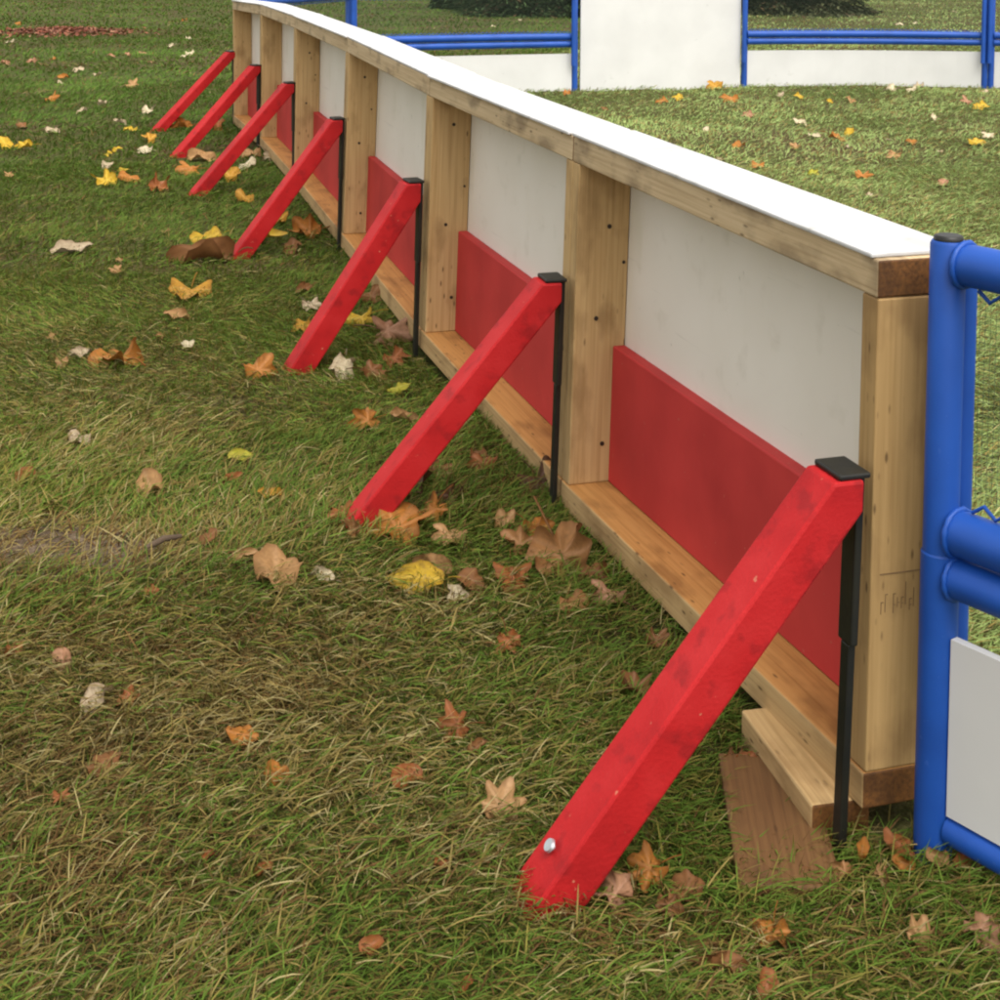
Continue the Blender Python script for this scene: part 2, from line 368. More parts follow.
# ------------------------------------------------------------------ blue tube fence sections
def fence(label, p0, p1, side, bulge=0.0, near=False, ztop=.752):
    p0 = Vector((*p0, 0)); p1 = Vector((*p1, 0)); L = (p1-p0).length; d = (p1-p0)/L; n = Vector((-d.y, d.x, 0))*side  # n: to the rink
    def P(s, y, z):
        b = bulge*4*(s/L)*(1-s/L); q = p0+d*s+n*(y-b); return Vector((q.x, q.y, z))
    root = thing('blue_fence', label, 'fence section', p0, 'blue tube fence sections round the rink')
    path = lambda y, z, a=0, b=0: [P(a+(L-a-b)*k/10, y, z) for k in range(11)]
    for s in (0, L):
        mb = MB(); tube(mb, [P(s, 0, -.05), P(s, 0, .385)], .0232, 24); tube(mb, [P(s, 0, .385), P(s, 0, .3875)], [.0232, .0218], 24, False)
        tube(mb, [P(s, 0, .3875), P(s, 0, .766), P(s, 0, .770)], [.0213, .0213, .0195], 24); po = mb.build('post', M['blue'], root)
        mb = MB(); tube(mb, [P(s, 0, .7703), P(s, 0, .775), P(s, 0, .7765)], [.0175, .0175, .0145], 20); mb.build('end_plug', M['black'], po)
    mb = MB(); tube(mb, path(.004, ztop-.009, .0215, .0215), .0255, 18, False); mb.build('top_rail', M['blue'], root)
    mb = MB(); tube(mb, path(.004, .415, .0225, .0225), .0275, 18, False); mb.build('middle_rail', M['blue'], root)
    mb = MB(); tube(mb, path(.004, .359, .0225, .0225), .0255, 18, False); mb.build('middle_rail', M['blue'], root)
    if near: mb = MB(); tube(mb, path(.004, .043, .0235, .0235), .019, 16, False); mb.build('bottom_rail', M['blue'], root)
    for s in (-.012, L-.03):
        mb = MB(); tube(mb, [P(s, .049, .20), P(s, .049, ztop-.02)], .0165, 16); mb.build('net_post', M['blue'], root)
    for z, r_w in ((ztop-.009, .0255), (.415, .0275), (.359, .0255)):
        for s0 in (.0225, L-.0225):
            c0 = P(s0, .004, z); mb = MB()
            tube(mb, [c0+n*math.cos(k*math.pi/12)*(r_w+.0008)+Vector((0, 0, math.sin(k*math.pi/12)*(r_w+.0008))) for k in range(25)], [.0030+.0010*(k % 2)+rnd.uniform(0, .0006) for k in range(25)], 6)
            mb.build('weld', M['blue'], root)
    # laced zigzag wires the net hangs on
    for z, sg in ((.445, 1), (ztop-.037, -1)):
        m_ = int((L-.08)/.016); mb = MB()
        tube(mb, [P(.04+(L-.08)*k/m_, .006, z+sg*(.012 if k % 2 else 0)) for k in range(m_+1)], .0027, 6); mb.build('lacing_wire', M['blue'], root)
    mb = MB()
    vs = []; fs = []; gr = []
    for k in range(11):
        for q, z in enumerate((.455, ztop-.045)):
            vs.append(P(.03+(L-.06)*k/10, .024, z)); gr.append((L*k/10, z, 0))
    fs = [(2*k, 2*k+2, 2*k+3, 2*k+1) for k in range(10)]
    mb.add(vs, fs, gr); mb.build('net', M['net'], root)
    mb = MB(); pn = []; zb_ = .064 if near else .004
    for k in range(11):
        s = .0245+(L-.049)*k/10
        pn += [P(s, -.008, zb_), P(s, .004, zb_), P(s, .004, .286), P(s, -.008, .286)]
    fs = [(0, 1, 2, 3), (43, 42, 41, 40)]
    for k in range(10):
        a, b = 4*k, 4*k+4
        for j in range(4): fs.append((a+j, b+j, b+(j+1) % 4, a+(j+1) % 4))
    mb.add(pn, fs); mb.build('lower_panel', M['board'], root)
    return root
fence('blue tube fence section in the right foreground joined to the nearest rink board', (.541, 1.785), (1.297, .777), 1, 0, True)
fence('blue tube fence section half hidden behind the far end of the rink boards', (-1.575, 9.23), (-1.075, 10.62), -1)
fence('blue tube fence section left of the tall white board', (-1.045, 10.72), (.565, 11.31), -1, .03)
fence('blue tube fence section right of the tall white board', (1.915, 11.72), (3.80, 11.72), -1, .10)
fence('blue tube fence section at the right edge of the far fence', (3.85, 11.72), (5.55, 11.0), -1, .06)
# tall white board closing the far end
pa, pb = Vector((.605, 11.33, 0)), Vector((1.878, 11.71, 0)); Lb = (pb-pa).length; db = (pb-pa)/Lb; nb = Vector((db.y, -db.x, 0))
PB = lambda s, y, z: pa+db*s+nb*y+Vector((0, 0, z))
wb = thing('white_board', 'tall plain white board standing between the two far blue fences', 'board', pa)
mb = MB(); box(mb, PB, (0, 0, -.02), (Lb, .014, .80)); mb.build('panel', M['board'], wb, .003)
mb = MB(); box(mb, PB, (.02, -.032, .01), (.06, -.001, .78)); mb.build('batten', M['stud'], wb)
mb = MB(); box(mb, PB, (Lb-.06, -.032, .01), (Lb-.02, -.001, .78)); mb.build('batten', M['stud'], wb)

# ------------------------------------------------------------------ ground sheet
def axis(lo, hi, fine0, fine1, st):
    mid = np.arange(fine0, fine1+1e-6, st); k = np.geomspace(st, 1, 22)
    left = fine0-(np.geomspace(.1, fine0-lo, 16)); right = fine1+np.geomspace(.1, hi-fine1, 16)
    return np.concatenate([left[::-1], mid, right])
gx = axis(-180, 180, -4.5, 5.5, .07); gy = axis(-30, 300, 0.0, 13.5, .07)
XX, YY = np.meshgrid(gx, gy); ZZ = ground_z(XX, YY)
me = bpy.data.meshes.new('ground'); nx, ny = len(gx), len(gy)
vv = np.stack([XX, YY, ZZ], -1).reshape(-1, 3).astype(np.float32)
ii = (np.arange(ny-1)[:, None]*nx+np.arange(nx-1)[None, :]).ravel()
qd = np.stack([ii, ii+1, ii+nx+1, ii+nx], -1).astype(np.int32)
def raw_mesh(me, v, quads=None, tris=None, col=None, smooth=True):
    nq = 0 if quads is None else len(quads); nt_ = 0 if tris is None else len(tris)
    me.vertices.add(len(v)); me.vertices.foreach_set('co', np.ascontiguousarray(v, np.float32).ravel())
    lp = np.concatenate([x.ravel() for x in (quads, tris) if x is not None]).astype(np.int32)
    me.loops.add(len(lp)); me.loops.foreach_set('vertex_index', lp)
    me.polygons.add(nq+nt_)
    ls = np.concatenate([np.arange(nq)*4, nq*4+np.arange(nt_)*3]).astype(np.int32)
    me.polygons.foreach_set('loop_start', ls)
    if smooth: me.polygons.foreach_set('use_smooth', np.ones(nq+nt_, bool))
    if col is not None:
        a = me.attributes.new('Col', 'FLOAT_COLOR', 'POINT')
        a.data.foreach_set('color', np.concatenate([col, np.ones((len(col), 1))], 1).astype(np.float32).ravel())
    me.update(calc_edges=True); me.validate()
BARE = [(at(45, 548), .26, .15), (at(105, 553), .14, .11)]
bare_v = np.zeros(len(vv))
for c, rx, ry in BARE: bare_v = np.maximum(bare_v, np.exp(-(((vv[:, 0]-c.x)/rx)**2+((vv[:, 1]-c.y)/ry)**2)*1.2))
raw_mesh(me, vv, qd, None, np.repeat(bare_v[:, None], 3, 1)); me.materials.append(M['soil'])
go = bpy.data.objects.new('ground', me); C.objects.link(go); go['kind'] = 'structure'

# ------------------------------------------------------------------ grass blades
segs = [(JX[i], JX[i+1]) for i in range(6)]
def wall_side(x, y):      # signed distance from the outer face line (+ = brace side)
    j = np.array([[p.x, p.y] for p in JX])
    X = np.interp(y, j[:, 1], j[:, 0], left=j[0, 0]+.31*(j[0, 1]-y.min() if False else 0), right=j[-1, 0])
    X = np.where(y < j[0, 1], j[0, 0]+(j[0, 1]-y)*.75, X)
    X = np.where(y > j[-1, 1], j[-1, 0]+(y-j[-1, 1])*.35, X)
    return (X-x)*.96
DIRT = [(at(45, 548), .24, .13), (at(105, 553), .13, .10)]
BROWN = [(at(p, q), rx, ry, w_) for p, q, rx, ry, w_ in ((40, 560, .35, .16, .5), (90, 770, .18, .12, .5), (140, 860, .16, .10, .45), (300, 700, .10, .10, .35), (250, 650, .12, .14, .3), (60, 640, .2, .12, .3), (400, 880, .12, .08, .35), (640, 930, .12, .05, .35), (740, 940, .2, .06, .3), (20, 900, .14, .12, .4), (270, 980, .2, .05, .3), (490, 480, .10, .3, .25))]
patch_c = at(62, 34)
def boxmask(x, y, a, b, w):
    a2 = np.array([a.x, a.y]); d = np.array([b.x-a.x, b.y-a.y]); L = np.hypot(*d); d = d/L; nn = np.array([d[1], -d[0]])
    s = (x-a2[0])*d[0]+(y-a2[1])*d[1]; t = (x-a2[0])*nn[0]+(y-a2[1])*nn[1]
    return (s > .11) & (s < L) & (t > 0) & (t < w)
def grass_band(y0, y1, dens, lmin, lmax, wid, seed, nseg, margin=1.0):
    r = np.random.default_rng(seed)
    wmax = y1*.34+margin
    n = int((y1-y0)*2*wmax*dens)
    y = r.uniform(y0, y1, n); x = r.uniform(-wmax, wmax, n)
    ok = np.abs(x) < y*.34+margin
    # bare soil thins the blades
    bare = np.zeros(n)
    for c, rx, ry in DIRT: bare = np.maximum(bare, np.exp(-(((x-c.x)/rx)**2+((y-c.y)/ry)**2)*1.2))
    thin = fbm(x, y, 2.4, 40)
    ok &= r.random(n) > bare*.78+np.clip((.36-thin)*1.5, 0, .3)
    ws = wall_side(x, y)
    inwall = (ws < -.004) & (ws > -.115) & (y > JX[0].y) & (y < JX[-1].y)
    ok &= ~(inwall & (r.random(n) > .04))
    ok &= ~boxmask(x, y, at(812, 806, .034), at(741, 710, .034), .075)
    ok &= ~(boxmask(x, y, at(738, 884, .004), at(718, 752, .004), .125) & (r.random(n) > .015))
    x, y, bare, ws = x[ok], y[ok], bare[ok], ws[ok]; n = len(x)
    z = ground_z(x, y)
    clump = fbm(x, y, 9, 60)
    inside = ws < -.1
    # --- what grows here: share of straw
    straw = .20+.55*(fbm(x, y, 1.6, 70)-.5)*2
    straw += .14*np.clip((2.7-y)/1.0, 0, 1)*np.clip((.25-x)/.5, 0, 1)
    straw += .06*np.exp(-(((x+.45)/.35)**2+((y-2.25)/.5)**2))
    straw -= .30*np.exp(-((ws-.12)/.22)**2)*(ws > -.05)
    straw -= .24*np.clip((y-4)/3, 0, 1)
    straw = np.where(inside, .20+.2*(fbm(x, y, 2, 75)-.5), straw)
    straw = np.clip(straw+bare*.4, .05, .85)
    u = r.random(n); v = r.random(n)[:, None]
    isstraw = u < straw; bp = sum(w_*np.exp(-(((x-c.x)/rx)**2+((y-c.y)/ry)**2)) for c, rx, ry, w_ in BROWN)*(.1+.9*fbm(x, y, 6, 130)); isbrown = u > .95-.06*(~inside)*(straw > .4)-bp; pale = r.random(n) < .3
    g1 = np.array([.062, .118, .014]); g2 = np.array([.150, .225, .034]); ol = np.array([.185, .165, .036])
    st = np.array([.27, .205, .066]); st2 = np.array([.36, .30, .135]); br = np.array([.125, .068, .024])
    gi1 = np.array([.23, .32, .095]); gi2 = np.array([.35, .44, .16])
    far = np.clip((y-4)/5, 0, 1)[:, None]
    green = g1+(g2-g1)*v
    green = np.where((r.random(n) < .30)[:, None], ol*(.75+.5*v), green)
    green = green*(1-far)+(np.array([.060, .120, .016])+np.array([.060, .085, .014])*v)*far
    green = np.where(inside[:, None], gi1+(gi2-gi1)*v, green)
    stc = np.where(pale[:, None], st2, st)*(.65+.5*r.random((n, 1)))
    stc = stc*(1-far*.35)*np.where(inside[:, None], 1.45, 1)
    col = np.where(isstraw[:, None], stc, green); col = np.where(isbrown[:, None], br*(.7+.8*v), col)
    lawn = (y > 14)[:, None]
    tone = (.72+.6*fbm(x, y, 1.1, 80))[:, None]
    col = col*tone
    # --- shape
    flow = fbm(x, y, 1.1, 90)*6.0+np.pi*.9
    az = flow+r.normal(0, .95, n)
    ln = r.uniform(lmin, lmax, n)*(.65+.75*clump)*np.where(isstraw, 1.1, 1.0)
    ln = np.where(inside, ln*.85, ln)
    lying = r.random(n) < np.where(isstraw, .85, .62)
    t0 = np.where(lying, r.uniform(.75, 1.35, n), r.uniform(.05, .6, n)); t1 = t0+np.where(lying, r.uniform(.15, .8, n), r.uniform(.3, 1.2, n))
    zb = z+np.where(lying, r.uniform(0, .022, n)*(1-bare), 0)-.003
    w = wid*r.uniform(.6, 1.25, n)
    cx, sx = np.cos(az), np.sin(az)
    k = nseg+1; px = np.zeros((n, k)); pz = np.zeros((n, k))
    for j in range(1, k):
        th = t0+(t1-t0)*(j-.5)/nseg
        px[:, j] = px[:, j-1]+np.sin(th)*ln/nseg; pz[:, j] = pz[:, j-1]+np.cos(th)*ln/nseg
    tw = r.uniform(-.8, .8, n)
    V = np.zeros((n, 2*nseg+1, 3))
    for j in range(nseg):
        ww = w*(1-.45*j/nseg)*.5
        cxp, syp = -sx*ww*np.cos(tw), cx*ww*np.cos(tw); dz = ww*np.sin(tw)
        V[:, 2*j, 0] = x+cx*px[:, j]-cxp; V[:, 2*j, 1] = y+sx*px[:, j]-syp; V[:, 2*j, 2] = zb+pz[:, j]-dz
        V[:, 2*j+1, 0] = x+cx*px[:, j]+cxp; V[:, 2*j+1, 1] = y+sx*px[:, j]+syp; V[:, 2*j+1, 2] = zb+pz[:, j]+dz
    V[:, -1, 0] = x+cx*px[:, -1]; V[:, -1, 1] = y+sx*px[:, -1]; V[:, -1, 2] = zb+pz[:, -1]
    V[:, :, 2] = np.maximum(V[:, :, 2], (z-.004)[:, None])
    nv = 2*nseg+1; b = np.arange(n)*nv
    quads = np.concatenate([np.stack([b+2*j, b+2*j+1, b+2*j+3, b+2*j+2], -1) for j in range(nseg-1)]) if nseg > 1 else np.zeros((0, 4), int)
    tris = np.stack([b+2*nseg-2, b+2*nseg-1, b+2*nseg], -1)
    cc = np.repeat(col[:, None, :], nv, 1)
    return V.reshape(-1, 3), quads, tris, cc.reshape(-1, 3)
bands = [(.55, 1.35, 14000, .020, .054, .0034, 8, 2), (1.35, 2.3, 52000, .020, .052, .0022, 1, 3), (2.3, 3.4, 36000, .020, .056, .0025, 2, 3), (3.4, 5.0, 22000, .020, .048, .0027, 3, 2),
         (5.0, 7.5, 8000, .024, .050, .0040, 4, 2), (7.5, 12.0, 2200, .028, .055, .0062, 5, 2), (12.0, 19, 650, .03, .055, .011, 6, 2), (19, 34, 200, .03, .05, .020, 7, 2)]
Vs, Qs, Ts, Cs = [], [], [], []; off = 0
for b in bands:
    v, q, t, c = grass_band(*b); Vs.append(v); Qs.append(q+off); Ts.append(t+off); Cs.append(c); off += len(v)
me = bpy.data.meshes.new('grass'); raw_mesh(me, np.concatenate(Vs), np.concatenate(Qs), np.concatenate(Ts), np.concatenate(Cs))
me.materials.append(M['grass']); gr_o = bpy.data.objects.new('grass', me); C.objects.link(gr_o)
tag(gr_o, 'short matted lawn grass, green mixed with dry straw', 'grass'); gr_o['kind'] = 'stuff'

# ------------------------------------------------------------------ fallen leaves
PAL = {'tan': (.44, .25, .105), 'pale': (.52, .42, .28), 'cream': (.66, .57, .38), 'yellow': (.58, .38, .03), 'gold': (.52, .27, .03),
       'orange': (.44, .17, .03), 'rust': (.32, .105, .03), 'brown': (.24, .105, .038), 'dark': (.10, .045, .025), 'chestnut': (.37, .18, .066), 'pink': (.42, .22, .125), 'lime': (.42, .40, .04)}
def leaf_mesh(kind, size, col, r, curl):
    n, k = (54, 6) if kind == 'maple' else (28, 5)
    if size < .035: n, k = (n*2)//3, 4
    th = np.linspace(0, 2*np.pi, n, endpoint=False)
    if kind == 'maple':
        rad = np.full(n, .52)
        lob = [(np.pi/2, 1.0, .30), (np.pi/2-.85, .88, .28), (np.pi/2+.85, .86, .28), (np.pi/2-1.75, .62, .32), (np.pi/2+1.75, .60, .32)]
        for a, amp, w in lob:
            dd = np.abs((th-a+np.pi) % (2*np.pi)-np.pi); rad = np.maximum(rad, amp*np.clip(1-dd/(w*2.3), 0, 1)**.62)
            for o_ in (.22, -.22): 
                d2 = np.abs((th-a-o_+np.pi) % (2*np.pi)-np.pi); rad = np.maximum(rad, amp*.78*np.clip(1-d2/(w*.9), 0, 1)**.7)
        dd = np.abs((th+np.pi/2+np.pi) % (2*np.pi)-np.pi); rad *= 1-.55*np.clip(1-dd/.35, 0, 1)
        veins = [a for a, _, _ in lob]
    else:
        wv = r.uniform(.52, .72)
        rad = 1/np.sqrt((np.cos(th)/wv)**2+np.sin(th)**2); rad *= 1+.10*np.sign(np.sin(th))*np.abs(np.sin(th))**6+.03*np.sin(th*9)
        veins = [np.pi/2, -np.pi/2]
    rad = rad*(1+.05*np.array([r.uniform(-1, 1) for _ in range(n)]))*size*.5
    P = [np.zeros(3)]; COL = []
    bx = r.uniform(-.6, .6)*curl; by = r.choice([-1, 1])*r.uniform(.4, 1)*curl
    ph = r.uniform(0, 6); amp = .10*curl*size; fold = r.uniform(-.1, .5)*curl
    c0 = np.array(col); dk = c0*np.array([.55, .45, .4])
    pts = [(0, 0, 0, 0)]
    for j in range(1, k+1):
        f = j/k
        for i_ in range(n): pts.append((rad[i_]*f*math.cos(th[i_]), rad[i_]*f*math.sin(th[i_]), f, th[i_]))
    vs = []; cs = []
    for (px, py, f, t) in pts:
        x, y = px/size, py/size
        z = fold*abs(x)*1.3+amp/size*f*f*math.sin(t*3+ph)+.05*curl*math.sin(t*7+ph*2)*f*f
        # roll across both axes (true bending)
        a = by*2.6*x; R_ = 1/(by*2.6) if abs(by) > 1e-3 else 1e3
        X = math.sin(a)*R_; z2 = (1-math.cos(a))*R_; X -= math.sin(a)*z; z2 += math.cos(a)*z
        b_ = bx*2.2*y; R2 = 1/(bx*2.2) if abs(bx) > 1e-3 else 1e3
        Y = math.sin(b_)*R2-math.sin(b_)*z2; Z = (1-math.cos(b_))*R2+math.cos(b_)*z2
        vs.append((X*size, Y*size, Z*size))
        dv = min(abs((t-a_+math.pi) % (2*math.pi)-math.pi) for a_ in veins) if f > 0 else 0
        c = c0*(.85+.3*r.random())
        if dv*f < .06: c = c0*1.18+.03
        if f > .95: c = c*.4+dk*.6
        cs.append(np.clip(c, 0, .9))
    fs = [(0, 1+i_, 1+(i_+1) % n) for i_ in range(n)]
    for j in range(k-1):
        a0 = 1+j*n; b0 = a0+n
        fs += [(a0+i_, b0+i_, b0+(i_+1) % n, a0+(i_+1) % n) for i_ in range(n)]
    # stalk
    L = .45 if kind == 'maple' else .22; r0 = .012
    base = len(vs); y0 = -.12 if kind == 'maple' else -.5
    for q in range(4):
        yy = y0-L*q/3; zz = .06*math.sin(q*.9)*curl
        for (ox, oz) in ((-r0, 0), (r0*.5, r0), (r0*.5, -r0)): vs.append(((ox)*size, yy*size, (zz+oz)*size)); cs.append(c0*.6)
    for q in range(3):
        for e_ in range(3): fs.append((base+q*3+e_, base+q*3+(e_+1) % 3, base+q*3+3+(e_+1) % 3, base+q*3+3+e_))
    return vs, fs, cs
def leaf(u, v, wpx, colour, kind='oval', label=None, curl=.7, tilt=None, group=None, lift=.0, yaw=None, name='fallen_leaf'):
    r = random.Random(int(u*131+v*17)); p = at(u, v, .012); dist = p.y
    size = wpx*dist/F*(1.15 if kind == 'maple' else 1.0)*(1.14 if v > 220 and v < 860 else 1.0)
    vs, fs, cs = leaf_mesh(kind, size, np.array(PAL[colour])*(.70 if v > 200 else .9), r, curl*(1.15 if v > 200 else 1))
    me = bpy.data.meshes.new(name); me.from_pydata(vs, [], fs)
    a = me.attributes.new('Col', 'FLOAT_COLOR', 'POINT'); a.data.foreach_set('color', np.concatenate([np.array(cs), np.ones((len(cs), 1))], 1).astype(np.float32).ravel())
    me.polygons.foreach_set('use_smooth', [True]*len(fs)); me.materials.append(M['leaf']); me.update()
    o = bpy.data.objects.new(name, me); C.objects.link(o)
    t = r.uniform(.05, .45) if tilt is None else tilt
    o.rotation_mode = 'XYZ'
    rot = Matrix.Rotation(r.uniform(-.25, .25)+math.radians(180+0), 3, 'Z') @ Matrix.Rotation(t, 3, 'X') if False else Matrix.Rotation(t, 3, 'X') @ Matrix.Rotation(r.uniform(-.35, .35), 3, 'Y') @ Matrix.Rotation(r.uniform(0, 6.28) if yaw is None else yaw, 3, 'Z')
    o.rotation_euler = rot.to_euler()
    zs = [(rot @ Vector(q)).z for q in vs]; zmin = min(zs)
    gz = float(ground_z(np.array([p.x]), np.array([p.y]))[0])
    zm = sorted(zs)[len(zs)//5]
    o.location = (p.x, p.y, gz+.016+lift-zm)
    tag(o, label, 'leaf', group or 'autumn leaves fallen on the lawn')
    return o
